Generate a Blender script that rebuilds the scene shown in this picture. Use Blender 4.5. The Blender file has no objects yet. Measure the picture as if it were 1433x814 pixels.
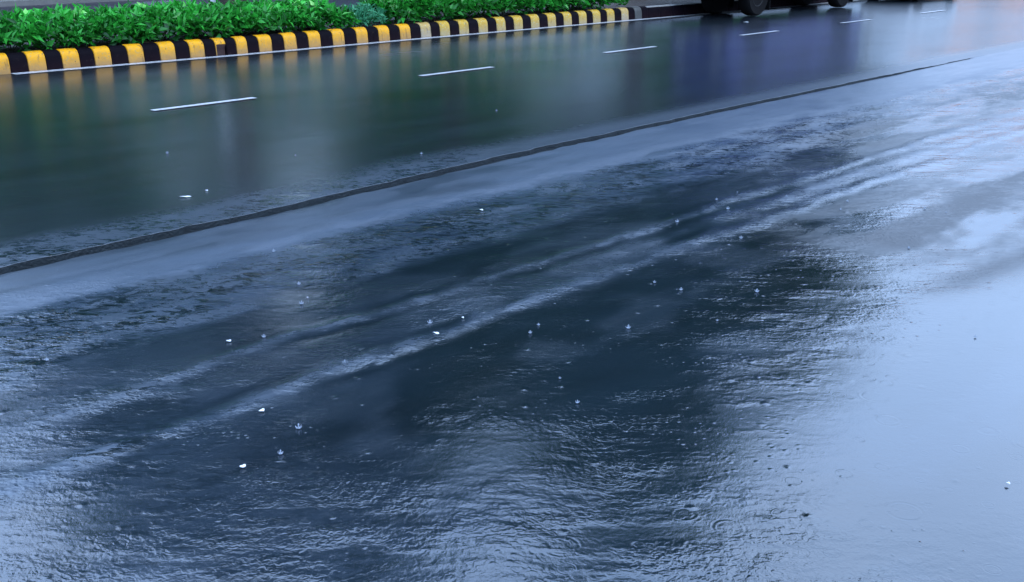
import bpy, bmesh, math, random
import numpy as np
from mathutils import Vector, Matrix

R = math.radians
PI = math.pi
sc = bpy.context.scene
col = sc.collection
random.seed(11)

# ------------------------------------------------------------------ camera
# world axes: +X along the road (away to the right), +Y across it, Z up; the camera stands at the origin
cam_d = bpy.data.cameras.new('camera')
cam = bpy.data.objects.new('camera', cam_d)
col.objects.link(cam)
cam.location = (0, 0, 2.05)
cam.rotation_euler = (R(90 - 18.5), 0, R(43.55 - 90))
HEAD = R(43.55)                     # heading of the camera measured from +X
cam_d.sensor_width = 36
cam_d.lens = 37.7
cam_d.clip_end = 3000
sc.camera = cam

# ------------------------------------------------------------------ sky and sun
SUN_EL, SUN_AZ = R(58), R(200)
world = bpy.data.worlds.new('World')
sc.world = world
world.use_nodes = True
wn, wl = world.node_tree.nodes, world.node_tree.links
wn.clear()
w_out = wn.new('ShaderNodeOutputWorld')
w_bg = wn.new('ShaderNodeBackground')
w_bg.inputs['Strength'].default_value = 0.10
sky = wn.new('ShaderNodeTexSky')
sky.sky_type = 'NISHITA'
sky.sun_disc = False
sky.sun_elevation = SUN_EL
sky.sun_rotation = SUN_AZ
sky.air_density = 1.4
sky.dust_density = 3.0
sky.ozone_density = 3.0
w_tc = wn.new('ShaderNodeTexCoord')
w_map = wn.new('ShaderNodeMapping')
w_map.inputs['Scale'].default_value = (1, 1, 2.2)
w_noise = wn.new('ShaderNodeTexNoise')
w_noise.inputs['Scale'].default_value = 3.2
w_noise.inputs['Detail'].default_value = 5
w_noise.inputs['Roughness'].default_value = 0.5
w_ramp = wn.new('ShaderNodeValToRGB')          # overcast: blue-grey and pale cloud
w_ramp.color_ramp.elements[0].position = 0.3
w_ramp.color_ramp.elements[0].color = (9.5, 15.5, 26.5, 1)
w_ramp.color_ramp.elements[1].position = 0.72
w_ramp.color_ramp.elements[1].color = (18.6, 24.8, 36.8, 1)
w_mix = wn.new('ShaderNodeMixRGB')
w_mix.inputs['Fac'].default_value = 0.85
wl.new(w_tc.outputs['Generated'], w_map.inputs['Vector'])
wl.new(w_map.outputs['Vector'], w_noise.inputs['Vector'])
wl.new(w_noise.outputs['Fac'], w_ramp.inputs['Fac'])
wl.new(sky.outputs['Color'], w_mix.inputs['Color1'])
wl.new(w_ramp.outputs['Color'], w_mix.inputs['Color2'])
# an overcast sky is duller towards the horizon
w_sep = wn.new('ShaderNodeSeparateXYZ'); w_mr = wn.new('ShaderNodeMapRange'); w_mr.interpolation_type = 'SMOOTHSTEP'
w_mr.inputs['From Min'].default_value = 0.02; w_mr.inputs['From Max'].default_value = 0.36
w_mr.inputs['To Min'].default_value = 0.36; w_mr.inputs['To Max'].default_value = 1.08
w_mul = wn.new('ShaderNodeMixRGB'); w_mul.blend_type = 'MULTIPLY'; w_mul.inputs['Fac'].default_value = 1
wl.new(w_tc.outputs['Generated'], w_sep.inputs[0]); wl.new(w_sep.outputs['Z'], w_mr.inputs['Value'])
wl.new(w_mix.outputs['Color'], w_mul.inputs['Color1']); wl.new(w_mr.outputs['Result'], w_mul.inputs['Color2'])
wl.new(w_mul.outputs['Color'], w_bg.inputs['Color'])
wl.new(w_bg.outputs['Background'], w_out.inputs['Surface'])

sun_d = bpy.data.lights.new('sun', 'SUN')
sun_d.energy = 0.9
sun_d.angle = R(20)
sun_d.color = (1.0, 0.96, 0.9)
sun = bpy.data.objects.new('sun', sun_d)
col.objects.link(sun)
# the light comes from behind the camera, from the left
az = R(-70)
sd = Vector((math.cos(az) * math.cos(SUN_EL), math.sin(az) * math.cos(SUN_EL), math.sin(SUN_EL)))
sun.rotation_euler = sd.to_track_quat('Z', 'Y').to_euler()
sky.sun_rotation = math.atan2(sd.x, sd.y)

sc.view_settings.view_transform = 'Standard'
sc.view_settings.look = 'None'
sc.view_settings.gamma = 1
sc.view_settings.exposure = 0.36
sc.cycles.max_bounces = 6
sc.cycles.use_denoising = True

# ------------------------------------------------------------------ helpers
def tag(o, label=None, cat=None, group=None, kind=None):
    if label: o['label'] = label
    if cat: o['category'] = cat
    if group: o['group'] = group
    if kind: o['kind'] = kind
    return o

def empty(name, loc=(0, 0, 0), rz=0.0):
    o = bpy.data.objects.new(name, None)
    o.empty_display_size = 0.3
    o.location = loc
    o.rotation_euler = (0, 0, rz)
    col.objects.link(o)
    return o

def link_mesh(name, verts, faces, mats, parent=None, midx=None, smooth=False, loc=None):
    me = bpy.data.meshes.new(name)
    me.from_pydata([tuple(v) for v in verts], [], faces)
    for m in (mats if isinstance(mats, (list, tuple)) else [mats]):
        me.materials.append(m)
    if midx is not None:
        me.polygons.foreach_set('material_index', midx)
    if smooth:
        me.polygons.foreach_set('use_smooth', [True] * len(me.polygons))
    me.update()
    o = bpy.data.objects.new(name, me)
    if loc: o.location = loc
    col.objects.link(o)
    o.parent = parent
    return o

class MB:
    """collects shapes and links them as one mesh object"""
    def __init__(s):
        s.bm = bmesh.new()
    def box(s, x0, x1, y0, y1, z0, z1, bevel=0.0):
        r = bmesh.ops.create_cube(s.bm, size=1)
        vs = r['verts']
        for v in vs:
            v.co = Vector((x0 + (v.co.x + .5) * (x1 - x0), y0 + (v.co.y + .5) * (y1 - y0), z0 + (v.co.z + .5) * (z1 - z0)))
        if bevel:
            es = list({e for v in vs for e in v.link_edges})
            bmesh.ops.bevel(s.bm, geom=es, offset=bevel, segments=2, profile=0.6, affect='EDGES')
        return s
    def cyl(s, p0, p1, r0, r1=None, n=16, cap=True):
        p0, p1 = Vector(p0), Vector(p1)
        r1 = r0 if r1 is None else r1
        d = p1 - p0
        M = Matrix.Translation((p0 + p1) / 2) @ d.to_track_quat('Z', 'Y').to_matrix().to_4x4()
        bmesh.ops.create_cone(s.bm, cap_ends=cap, segments=n, radius1=r0, radius2=r1, depth=d.length, matrix=M)
        return s
    def tube(s, pts, rad, n=8):
        rings = []
        pts = [Vector(p) for p in pts]
        for i, p in enumerate(pts):
            d = (pts[min(i + 1, len(pts) - 1)] - pts[max(i - 1, 0)]).normalized()
            q = d.to_track_quat('Z', 'Y').to_matrix()
            r = rad[i] if isinstance(rad, (list, tuple)) else rad
            rings.append([s.bm.verts.new(p + q @ Vector((math.cos(a) * r, math.sin(a) * r, 0))) for a in [2 * PI * k / n for k in range(n)]])
        for a, b in zip(rings, rings[1:]):
            for k in range(n):
                s.bm.faces.new((a[k], a[(k + 1) % n], b[(k + 1) % n], b[k]))
        s.bm.faces.new(rings[0][::-1]); s.bm.faces.new(rings[-1])
        return s
    def lathe(s, prof, c, axis='Y', n=28):
        """prof: (radius, along) pairs round an axis through c"""
        rings = []
        for r, a in prof:
            ring = []
            for k in range(n):
                t = 2 * PI * k / n
                if axis == 'Y': p = Vector((r * math.cos(t), a, r * math.sin(t)))
                else: p = Vector((r * math.cos(t), r * math.sin(t), a))
                ring.append(s.bm.verts.new(p + Vector(c)))
            rings.append(ring)
        for a, b in zip(rings, rings[1:]):
            for k in range(n):
                s.bm.faces.new((a[k], a[(k + 1) % n], b[(k + 1) % n], b[k]))
        s.bm.faces.new(rings[0]); s.bm.faces.new(rings[-1][::-1])
        return s
    def prism(s, pts, y0, y1):
        """polygon in the XZ plane, extruded along Y"""
        a = [s.bm.verts.new((x, y0, z)) for x, z in pts]
        b = [s.bm.verts.new((x, y1, z)) for x, z in pts]
        n = len(pts)
        s.bm.faces.new(a); s.bm.faces.new(b[::-1])
        for k in range(n):
            s.bm.faces.new((a[k], b[k], b[(k + 1) % n], a[(k + 1) % n]))
        return s
    def build(s, name, mat, parent=None, smooth=False, bevel=0.0, loc=None, tri=False):
        bmesh.ops.recalc_face_normals(s.bm, faces=s.bm.faces)
        me = bpy.data.meshes.new(name)
        s.bm.to_mesh(me); s.bm.free()
        me.materials.append(mat)
        if smooth:
            me.polygons.foreach_set('use_smooth', [True] * len(me.polygons))
            me.set_sharp_from_angle(angle=R(40))
        o = bpy.data.objects.new(name, me)
        if loc: o.location = loc
        col.objects.link(o)
        o.parent = parent
        if bevel:
            m = o.modifiers.new('bevel', 'BEVEL'); m.width = bevel; m.segments = 2; m.limit_method = 'ANGLE'
        return o

def copy_tree(o, parent=None):
    c = o.copy(); col.objects.link(c); c.parent = parent
    for ch in [x for x in col.objects if x.parent == o]:
        copy_tree(ch, c)
    return c

# ------------------------------------------------------------------ materials
class NT:
    def __init__(s, name):
        s.m = bpy.data.materials.new(name); s.m.use_nodes = True
        s.n, s.l = s.m.node_tree.nodes, s.m.node_tree.links
        s.b = s.n['Principled BSDF']
        s.out = s.n['Material Output']
    def node(s, t, **kw):
        n = s.n.new(t)
        for k, v in kw.items():
            if k in n.inputs: n.inputs[k].default_value = v
            else: setattr(n, k, v)
        return n
    def link(s, a, b): s.l.new(a, b)
    def math(s, op, a, b=None, c=None, clamp=False):
        n = s.n.new('ShaderNodeMath'); n.operation = op; n.use_clamp = clamp
        for i, v in enumerate((a, b, c)):
            if v is None: continue
            if isinstance(v, (int, float)): n.inputs[i].default_value = v
            else: s.l.new(v, n.inputs[i])
        return n.outputs[0]
    def mix(s, fac, a, b, bt='MIX'):
        n = s.n.new('ShaderNodeMixRGB'); n.blend_type = bt
        for i, v in zip((0, 1, 2), (fac, a, b)):
            if isinstance(v, (int, float)): n.inputs[i].default_value = v
            elif isinstance(v, tuple): n.inputs[i].default_value = (*v, 1) if len(v) == 3 else v
            else: s.l.new(v, n.inputs[i])
        return n.outputs[0]
    def noise(s, vec, scale, detail=3, rough=0.5, dist=0.0, out='Fac'):
        n = s.n.new('ShaderNodeTexNoise')
        n.inputs['Scale'].default_value = scale; n.inputs['Detail'].default_value = detail
        n.inputs['Roughness'].default_value = rough; n.inputs['Distortion'].default_value = dist
        if vec is not None: s.l.new(vec, n.inputs['Vector'])
        return n.outputs[out]
    def pos(s, rot=0.0, scale=(1, 1, 1)):
        g = s.n.new('ShaderNodeNewGeometry')
        m = s.n.new('ShaderNodeMapping'); m.vector_type = 'POINT'
        m.inputs['Rotation'].default_value = (0, 0, rot)
        m2 = s.n.new('ShaderNodeMapping'); m2.inputs['Scale'].default_value = scale
        s.l.new(g.outputs['Position'], m.inputs['Vector']); s.l.new(m.outputs['Vector'], m2.inputs['Vector'])
        return m2.outputs['Vector']
    def step(s, v, a, b):
        n = s.n.new('ShaderNodeMapRange'); n.interpolation_type = 'SMOOTHSTEP'
        s.l.new(v, n.inputs['Value'])
        n.inputs['From Min'].default_value = a; n.inputs['From Max'].default_value = b
        return n.outputs['Result']
    def attr(s, name):
        n = s.n.new('ShaderNodeAttribute'); n.attribute_name = name
        return n.outputs['Fac']

def plain(name, c, rough=0.5, metal=0.0, var=0.15, scale=6.0, bump=0.0, ior=1.5, coat=0.0):
    t = NT(name)
    v = t.pos()
    f = t.noise(v, scale, 4, 0.6)
    a = tuple(x * (1 - var) for x in c); b = tuple(min(1, x * (1 + var)) for x in c)
    t.link(t.mix(f, a, b), t.b.inputs['Base Color'])
    t.b.inputs['Roughness'].default_value = rough
    t.b.inputs['Metallic'].default_value = metal
    t.b.inputs['IOR'].default_value = ior
    t.b.inputs['Coat Weight'].default_value = coat
    if bump:
        bn = t.node('ShaderNodeBump'); bn.inputs['Strength'].default_value = 1.0
        bn.inputs['Distance'].default_value = bump
        t.link(t.noise(v, scale * 6, 4), bn.inputs['Height']); t.link(bn.outputs[0], t.b.inputs['Normal'])
    return t.m

# --- wet surfaces
BASE = (0.0046, 0.0086, 0.0125)
SKY_SHEEN = (0.040, 0.058, 0.086)  # sky reflection put into the base colour of the water film
IOR = 1.92

def ripple_height(t, rip):
    """wind ripples and raindrop rings on a thin water film; rip = amplitude attribute (0..1)"""
    rot = PI / 2 - HEAD               # wind from behind the kerb: crests lie across it
    v1 = t.pos(rot, (34, 37, 1))
    v2 = t.pos(rot, (13.5, 15, 1))
    v3 = t.pos(rot + 0.3, (62, 66, 1))
    n1 = t.noise(v1, 1.0, 2, 0.5, 0.7)
    n2 = t.noise(v2, 1.0, 2, 0.5, 0.5)
    n3 = t.noise(v3, 1.0, 1, 0.5, 0.3)
    h = t.math('MULTIPLY', n1, 0.0052)
    h = t.math('ADD', h, t.math('MULTIPLY', n2, 0.0050))
    h = t.math('ADD', h, t.math('MULTIPLY', n3, 0.0020))
    h = t.math('MULTIPLY', h, t.math('MULTIPLY', rip, 0.8))
    return h

def rain_rings(t, scale, amp):
    vo = t.node('ShaderNodeTexVoronoi'); vo.feature = 'F1'; vo.inputs['Scale'].default_value = scale
    t.link(t.pos(), vo.inputs['Vector'])
    d = vo.outputs['Distance']
    ph = t.node('ShaderNodeSeparateColor'); t.link(vo.outputs['Color'], ph.inputs[0])
    ring = t.math('SINE', t.math('MULTIPLY', d, 48))
    r0 = t.math('MULTIPLY', ph.outputs[0], 0.42)                    # how far the ring has spread
    w = t.math('SUBTRACT', 1.0, t.math('MULTIPLY', t.math('ABSOLUTE', t.math('SUBTRACT', d, r0)), 9.0), clamp=True)
    on = t.math('GREATER_THAN', ph.outputs[1], 0.62)
    return t.math('MULTIPLY', t.math('MULTIPLY', ring, w), t.math('MULTIPLY', on, amp))

def drop_dimples(t, scale, amp, share, rad):
    """the little humps where raindrops have just struck the film"""
    vo = t.node('ShaderNodeTexVoronoi'); vo.feature = 'F1'; vo.inputs['Scale'].default_value = scale
    t.link(t.pos(0.7), vo.inputs['Vector'])
    ph = t.node('ShaderNodeSeparateColor'); t.link(vo.outputs['Color'], ph.inputs[0])
    rr = t.math('MULTIPLY', t.math('ADD', ph.outputs[0], 0.35), rad)
    hump = t.math('SUBTRACT', 1.0, t.math('DIVIDE', vo.outputs['Distance'], rr), clamp=True)
    on = t.math('GREATER_THAN', ph.outputs[1], 1 - share)
    return t.math('MULTIPLY', t.math('MULTIPLY', hump, hump), t.math('MULTIPLY', on, amp))

def wet_material(name, shoulder):
    t = NT(name)
    p = t.pos()
    big = t.noise(t.pos(0, (0.35, 1.1, 1)), 1.0, 4, 0.6)
    agg = t.noise(p, 160, 2, 0.7)
    c = t.mix(t.step(big, 0.35, 0.7), tuple(x * 0.75 for x in BASE), tuple(x * 1.5 for x in BASE))
    c = t.mix(t.step(agg, 0.60, 0.75), c, tuple(x * 2.6 for x in BASE))
    fl = t.math('MULTIPLY', t.attr('fleck'), t.step(t.math('ADD', t.noise(t.pos(PI / 2 - HEAD, (9, 19, 1)), 1.0, 5, 0.72, 1.2), t.math('MULTIPLY', t.math('SUBTRACT', t.noise(t.pos(0.1, (1.6, 3.4, 1)), 1.0, 3, 0.6), 0.5), 0.45)), 0.47, 0.62))
    keep = t.math('SUBTRACT', 1.0, fl)
    c = t.mix(t.math('MULTIPLY', t.math('MULTIPLY', t.attr('sky_sheen'), keep), t.math('ADD', 0.6, t.math('MULTIPLY', t.noise(t.pos(0.05, (1.5, 9, 1)), 1.0, 4, 0.6), 0.8))), c, SKY_SHEEN)
    t.link(c, t.b.inputs['Base Color'])
    t.b.inputs['IOR'].default_value = IOR
    rough = t.math('MULTIPLY', t.attr('rough'), t.math('SUBTRACT', 1.0, t.math('MULTIPLY', fl, 0.65))); rip = t.attr('ripple')
    streak = t.noise(t.pos(0.05, (0.8, 7.5, 1)), 1.0, 4, 0.6, 0.4)
    if shoulder:
        ripm = t.math('MULTIPLY', rip, t.math('ADD', 0.35, t.math('MULTIPLY', t.step(t.noise(t.pos(PI / 2 - HEAD, (1.6, 3.6, 1)), 1.0, 3, 0.6), 0.38, 0.66), 1.1)))
        r = t.math('ADD', rough, t.math('MULTIPLY', t.math('SUBTRACT', streak, 0.5), 0.16))
        r = t.math('MAXIMUM', r, 0.035)
        h = ripple_height(t, ripm)
        h = t.math('ADD', h, rain_rings(t, 5.5, 0.00022))
        h = t.math('ADD', h, rain_rings(t, 11.0, 0.00018))
        wetm = t.math('ADD', 0.2, t.math('MULTIPLY', t.step(rip, 0.08, 0.16), 0.8))
        h = t.math('ADD', h, t.math('MULTIPLY', wetm, drop_dimples(t, 10.0, 0.0040, 0.30, 0.30)))
        h = t.math('ADD', h, t.math('MULTIPLY', wetm, t.math('MULTIPLY', t.step(t.noise(t.pos(0.4, (1.3, 1.3, 1)), 1.0, 3, 0.6), 0.42, 0.66), drop_dimples(t, 27.0, 0.0022, 0.5, 0.34))))
        h = t.math('ADD', h, t.math('MULTIPLY', agg, 0.00035))
    else:
        r = t.math('ADD', rough, t.math('MULTIPLY', t.math('SUBTRACT', streak, 0.5), 0.05))
        r = t.math('MAXIMUM', r, 0.08)
        h = ripple_height(t, t.math('MULTIPLY', rip, t.step(t.noise(t.pos(PI / 2 - HEAD, (1.2, 3.0, 1)), 1.0, 3, 0.6), 0.42, 0.62)))
        h = t.math('ADD', h, t.math('MULTIPLY', agg, 0.00018))
        h = t.math('ADD', h, rain_rings(t, 4.0, 0.00025))
        h = t.math('ADD', h, drop_dimples(t, 6.0, 0.004, 0.3, 0.15))
        h = t.math('ADD', h, drop_dimples(t, 15.0, 0.0016, 0.6, 0.28))
        h = t.math('ADD', h, t.math('MULTIPLY', t.noise(t.pos(PI / 2 - HEAD, (9, 12, 1)), 1.0, 3, 0.6), 0.0022))
    t.link(r, t.b.inputs['Roughness'])
    bn = t.node('ShaderNodeBump'); bn.inputs['Strength'].default_value = 1.0; bn.inputs['Distance'].default_value = 1.0
    t.link(h, bn.inputs['Height']); t.link(bn.outputs[0], t.b.inputs['Normal'])
    return t.m

M = {}
M['shoulder'] = wet_material('wet_shoulder_asphalt', True)
M['road'] = wet_material('wet_road_asphalt', False)
M['ground'] = plain('wet_earth', (0.02, 0.022, 0.02), 0.5, var=0.4, scale=0.7, bump=0.01)
M['far_road'] = plain('far_wet_asphalt', (0.035, 0.032, 0.045), 0.35, var=0.2, scale=1.5)
M['gap'] = plain('black_tar_edge', (0.010, 0.016, 0.020), 0.6, var=0.7, scale=9, ior=1.35, bump=0.01)
M['soil'] = plain('median_soil', (0.035, 0.024, 0.018), 0.7, var=0.5, scale=9, bump=0.03)
M['concrete'] = plain('plain_concrete', (0.20, 0.20, 0.19), 0.6, var=0.25, scale=4, bump=0.004)

def paint_material(name, c, worn, dirt, gloss=0.3, wear=0.62):
    t = NT(name)
    p = t.pos()
    n = t.noise(p, 9, 5, 0.65)
    n2 = t.noise(p, 38, 3, 0.6)
    base = t.mix(t.step(n, 0.35, 0.7), tuple(x * 0.86 for x in c), c)
    base = t.mix(t.step(n2, wear, wear + 0.12), base, worn)
    g = t.node('ShaderNodeNewGeometry'); sx = t.node('ShaderNodeSeparateXYZ'); t.link(g.outputs['Position'], sx.inputs[0])
    # road grime splashed on the lower part of the kerb, with a ragged top
    zz = t.math('ADD', sx.outputs['Z'], t.math('MULTIPLY', t.math('SUBTRACT', n, 0.5), 0.14))
    low = t.math('SUBTRACT', 1.0, t.step(zz, 0.00, 0.25))
    base = t.mix(t.math('MULTIPLY', low, 0.75), base, dirt)
    st = t.noise(t.pos(0, (16, 16, 2.5)), 1.0, 3, 0.6)
    base = t.mix(t.math('MULTIPLY', t.step(st, 0.58, 0.70), 0.6), base, tuple(x * 0.35 for x in dirt))
    ch = t.noise(p, 13, 5, 0.75, 0.8)
    base = t.mix(t.step(ch, 0.64, 0.67), base, (0.03, 0.02, 0.018))
    t.link(base, t.b.inputs['Base Color'])
    t.b.inputs['Roughness'].default_value = gloss
    t.b.inputs['IOR'].default_value = 1.3
    bn = t.node('ShaderNodeBump'); bn.inputs['Distance'].default_value = 0.004; bn.inputs['Strength'].default_value = 0.8
    t.link(n2, bn.inputs['Height']); t.link(bn.outputs[0], t.b.inputs['Normal'])
    return t.m
M['yellow'] = paint_material('yellow_kerb_paint', (0.74, 0.33, 0.002), (0.42, 0.27, 0.08), (0.24, 0.15, 0.08), 0.5, 0.55)
M['hazed'] = paint_material('hazed_yellow_kerb_paint', (0.50, 0.29, 0.02), (0.40, 0.42, 0.22), (0.30, 0.24, 0.15), 0.4, 0.55)  # paler yellow: reflected sky and haze are put into the paint colour
M['pale'] = paint_material('pale_worn_kerb_paint', (0.44, 0.29, 0.08), (0.42, 0.42, 0.34), (0.30, 0.25, 0.2), 0.4, 0.55)
M['black'] = paint_material('black_kerb_paint', (0.0035, 0.0025, 0.005), (0.016, 0.010, 0.011), (0.010, 0.004, 0.006), 0.75, 0.66)
M['black'].node_tree.nodes['Principled BSDF'].inputs['IOR'].default_value = 1.15
M['dull'] = plain('dull_kerb_concrete', (0.05, 0.05, 0.045), 0.5, var=0.3, scale=12)
M['broken'] = plain('broken_kerb_core', (0.035, 0.012, 0.010), 0.7, var=0.4, scale=30, bump=0.01)

def line_material():
    t = NT('white_road_paint')
    p = t.pos()
    n = t.noise(p, 22, 4, 0.65)
    c = t.mix(t.step(n, 0.45, 0.68), (0.50, 0.52, 0.55), (0.16, 0.17, 0.19))
    t.link(c, t.b.inputs['Base Color'])
    t.b.inputs['Roughness'].default_value = 0.3
    return t.m
M['line'] = line_material()

def leaf_material(name, dark, light, yellow, rough=0.38):
    t = NT(name)
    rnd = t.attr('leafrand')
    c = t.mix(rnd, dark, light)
    c = t.mix(t.step(rnd, 0.86, 0.97), c, yellow)
    t.link(c, t.b.inputs['Base Color'])
    t.b.inputs['Roughness'].default_value = rough
    t.b.inputs['IOR'].default_value = 1.45
    tr = t.node('ShaderNodeBsdfTranslucent'); t.link(c, tr.inputs['Color'])
    mx = t.node('ShaderNodeMixShader'); mx.inputs[0].default_value = 0.25
    t.link(t.b.outputs[0], mx.inputs[1]); t.link(tr.outputs[0], mx.inputs[2])
    t.link(mx.outputs[0], t.out.inputs['Surface'])
    return t.m
M['hedge_leaf'] = leaf_material('hedge_leaf', (0.003, 0.07, 0.004), (0.07, 0.66, 0.07), (0.36, 0.80, 0.20))  # the palest colour paints highlights on the upper leaves
M['teal_leaf'] = leaf_material('bluish_leaf', (0.03, 0.20, 0.09), (0.08, 0.38, 0.17), (0.12, 0.36, 0.22), 0.5)
M['tree_leaf'] = leaf_material('tree_leaf', (0.008, 0.045, 0.014), (0.022, 0.11, 0.03), (0.04, 0.12, 0.03), 0.5)
M['far_leaf'] = leaf_material('far_tree_leaf', (0.03, 0.15, 0.04), (0.09, 0.33, 0.08), (0.14, 0.34, 0.08), 0.6)
M['bark'] = plain('bark', (0.05, 0.04, 0.03), 0.8, var=0.4, scale=12, bump=0.02)
M['stem'] = plain('green_brown_stem', (0.04, 0.035, 0.015), 0.7, var=0.3, scale=20)
M['steel'] = plain('galvanised_steel', (0.78, 0.80, 0.82), 0.45, 0.0, var=0.08, scale=3)
M['blue'] = plain('blue_vehicle_paint', (0.045, 0.055, 0.26), 0.3, var=0.06, scale=2, coat=0.6)
M['silver'] = plain('silver_vehicle_paint', (0.45, 0.47, 0.5), 0.3, 0.3, var=0.05, scale=2, coat=0.6)
M['glass'] = plain('dark_vehicle_glass', (0.02, 0.025, 0.03), 0.06, var=0.05)
M['rubber'] = plain('tyre_rubber', (0.005, 0.005, 0.0055), 0.9, var=0.2, scale=30, bump=0.003, ior=1.2)
M['under'] = plain('black_underbody', (0.008, 0.008, 0.009), 0.8, var=0.2)
M['trim'] = plain('grey_plastic_trim', (0.05, 0.05, 0.055), 0.5, var=0.1)
M['lamp'] = plain('clear_lamp_glass', (0.7, 0.7, 0.68), 0.15, var=0.03)
M['red'] = plain('red_lamp_glass', (0.35, 0.01, 0.01), 0.2, var=0.05)
M['foam'] = plain('white_fleck', (0.62, 0.66, 0.70), 0.35, var=0.25, scale=60)
M['grey_wall'] = plain('grey_blue_render', (0.16, 0.20, 0.26), 0.8, var=0.15, scale=0.6)
M['tan_wall'] = plain('tan_plaster', (0.92, 0.36, 0.17), 0.8, var=0.12, scale=0.6)
M['win'] = plain('window_glass', (0.03, 0.04, 0.05), 0.1, var=0.1)
M['roof'] = plain('roof_slab', (0.25, 0.25, 0.25), 0.7)

def drop_material():
    t = NT('water_drop')
    t.link(t.mix(t.noise(t.pos(), 60, 2), (0.30, 0.36, 0.44), (0.5, 0.56, 0.64)), t.b.inputs['Base Color'])
    t.b.inputs['Roughness'].default_value = 0.12
    t.b.inputs['Transmission Weight'].default_value = 0.45
    t.b.inputs['IOR'].default_value = 1.33
    return t.m
M['drop'] = drop_material()

# ------------------------------------------------------------------ noise on arrays (for the wetness attributes)
_rs = np.random.RandomState(5)
_lat = _rs.rand(256, 256)
def vnoise(x, y):
    xi = np.floor(x).astype(int); yi = np.floor(y).astype(int)
    fx = x - xi; fy = y - yi
    fx = fx * fx * (3 - 2 * fx); fy = fy * fy * (3 - 2 * fy)
    a = _lat[xi % 256, yi % 256]; b = _lat[(xi + 1) % 256, yi % 256]
    c = _lat[xi % 256, (yi + 1) % 256]; d = _lat[(xi + 1) % 256, (yi + 1) % 256]
    return (a * (1 - fx) + b * fx) * (1 - fy) + (c * (1 - fx) + d * fx) * fy
def fbm(x, y, o=4):
    s = 0; a = 0.5; tot = 0
    for k in range(o):
        s = s + a * vnoise(x * 2 ** k + 17.3 * k, y * 2 ** k + 9.1 * k); tot += a; a *= 0.5
    return s / tot
def sm(v, a, b):
    t = np.clip((v - a) / (b - a), 0, 1)
    return t * t * (3 - 2 * t)
def bump1(v, c, w):
    return np.exp(-((v - c) / w) ** 2)

def axis(a, b, d0, grow, dmax):
    v = [a]; d = d0
    while v[-1] < b:
        v.append(v[-1] + d); d = min(dmax, d * grow)
    return np.array(v)

def grid_sheet(name, S, T, z, rough, rip, sky_sheen, fleck, mat):
    ns, nt = S.shape
    verts = np.stack([S, T, z], -1).reshape(-1, 3)
    idx = np.arange(ns * nt).reshape(ns, nt)
    q = np.stack([idx[:-1, :-1], idx[1:, :-1], idx[1:, 1:], idx[:-1, 1:]], -1).reshape(-1, 4)
    me = bpy.data.meshes.new(name)
    me.vertices.add(len(verts)); me.vertices.foreach_set('co', verts.ravel())
    me.loops.add(q.size); me.loops.foreach_set('vertex_index', q.ravel())
    me.polygons.add(len(q)); me.polygons.foreach_set('loop_start', np.arange(0, q.size, 4)); me.polygons.foreach_set('loop_total', np.full(len(q), 4))
    me.update(calc_edges=True)
    me.polygons.foreach_set('use_smooth', np.ones(len(q), bool))
    for nm, arr in (('rough', rough), ('ripple', rip), ('sky_sheen', sky_sheen), ('fleck', fleck)):
        at = me.attributes.new(nm, 'FLOAT', 'POINT'); at.data.foreach_set('value', arr.astype(np.float32).ravel())
    me.materials.append(mat)
    o = bpy.data.objects.new(name, me); col.objects.link(o)
    return tag(o, kind='structure')

# ------------------------------------------------------------------ line of the kerb and of the joint
_k = [(-20, 17.6), (4, 17.10), (7, 16.94), (10.5, 16.76), (15, 16.72), (20, 16.60), (26, 16.45), (60, 16.0), (140, 16.0)]
def kerb_y(s): return float(np.interp(s, [a for a, b in _k], [b for a, b in _k]))
_j = [(-20, 6.85), (1.5, 6.93), (4.7, 6.98), (7.5, 7.14), (11, 7.20), (15, 7.22), (22, 7.16), (140, 7.2)]
def joint_y(s): return np.interp(s, [a for a, b in _j], [b for a, b in _j])
SH_Z = -0.02

# ------------------------------------------------------------------ the wet shoulder the camera looks down on
s1 = np.concatenate([axis(-4, 0.5, 0.15, 1, 0.15)[:-1], axis(0.5, 60, 0.03, 1.006, 0.5)])
t1 = axis(0, 1, 0.0042, 1, 0.0042)
S, TT = np.meshgrid(s1, t1 / t1[-1], indexing='ij')
jy = joint_y(S) + 0.03 * (fbm(S * 1.3, S * 0 + 3.3) - 0.5)
T = -5 + TT ** 0.8 * (jy + 5)
_g = 0.022 + 0.035 * (1 - sm(S, 6, 14)) + 0.09 * (fbm(S * 0.8 + 14, S * 0 + 1.1) - 0.5) + 0.06 * (fbm(S * 1.7 + 4, S * 0 + 6.1) - 0.5) + 0.06 * (fbm(S * 6, S * 0 + 2.1) - 0.5)
_g = np.maximum(_g, 0.012) * (1 - 0.75 * sm(S, 8, 14)) * (1 - sm(S, 13, 18)) - 0.03 * sm(S, 15, 19)
T = -5 + TT ** 0.8 * (jy - _g + 5)
wob = (fbm(S * 0.9, T * 0.7 + 40) - 0.5) * 0.5
Tw = T + wob * 0.45
fine = fbm(S * 2.2, T * 6.0, 4)
med = fbm(S * 0.8 + 7, T * 2.4 + 3, 4)
film = sm(Tw, 5.92, 6.25)                                      # thin water film beside the joint, sky sheen painted into its colour
film = film * (1 - 0.25 * sm(fine, 0.45, 0.7))
rough = 0.10 + 0.28 * film
ripz = sm(Tw + 0.5 * (fine - 0.5), 4.95, 5.4) * (1 - sm(Tw, 6.1, 6.6))              # pock-marked strip next to it
rough += 0.16 * ripz * sm(fine, 0.35, 0.6)
rip = 0.55 * ripz
Tr = T + 0.11 * (fbm(S * 1.6 + 3, T * 3 + 1, 3) - 0.5) + 0.06 * (fbm(S * 9, T * 12, 2) - 0.5)
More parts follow.
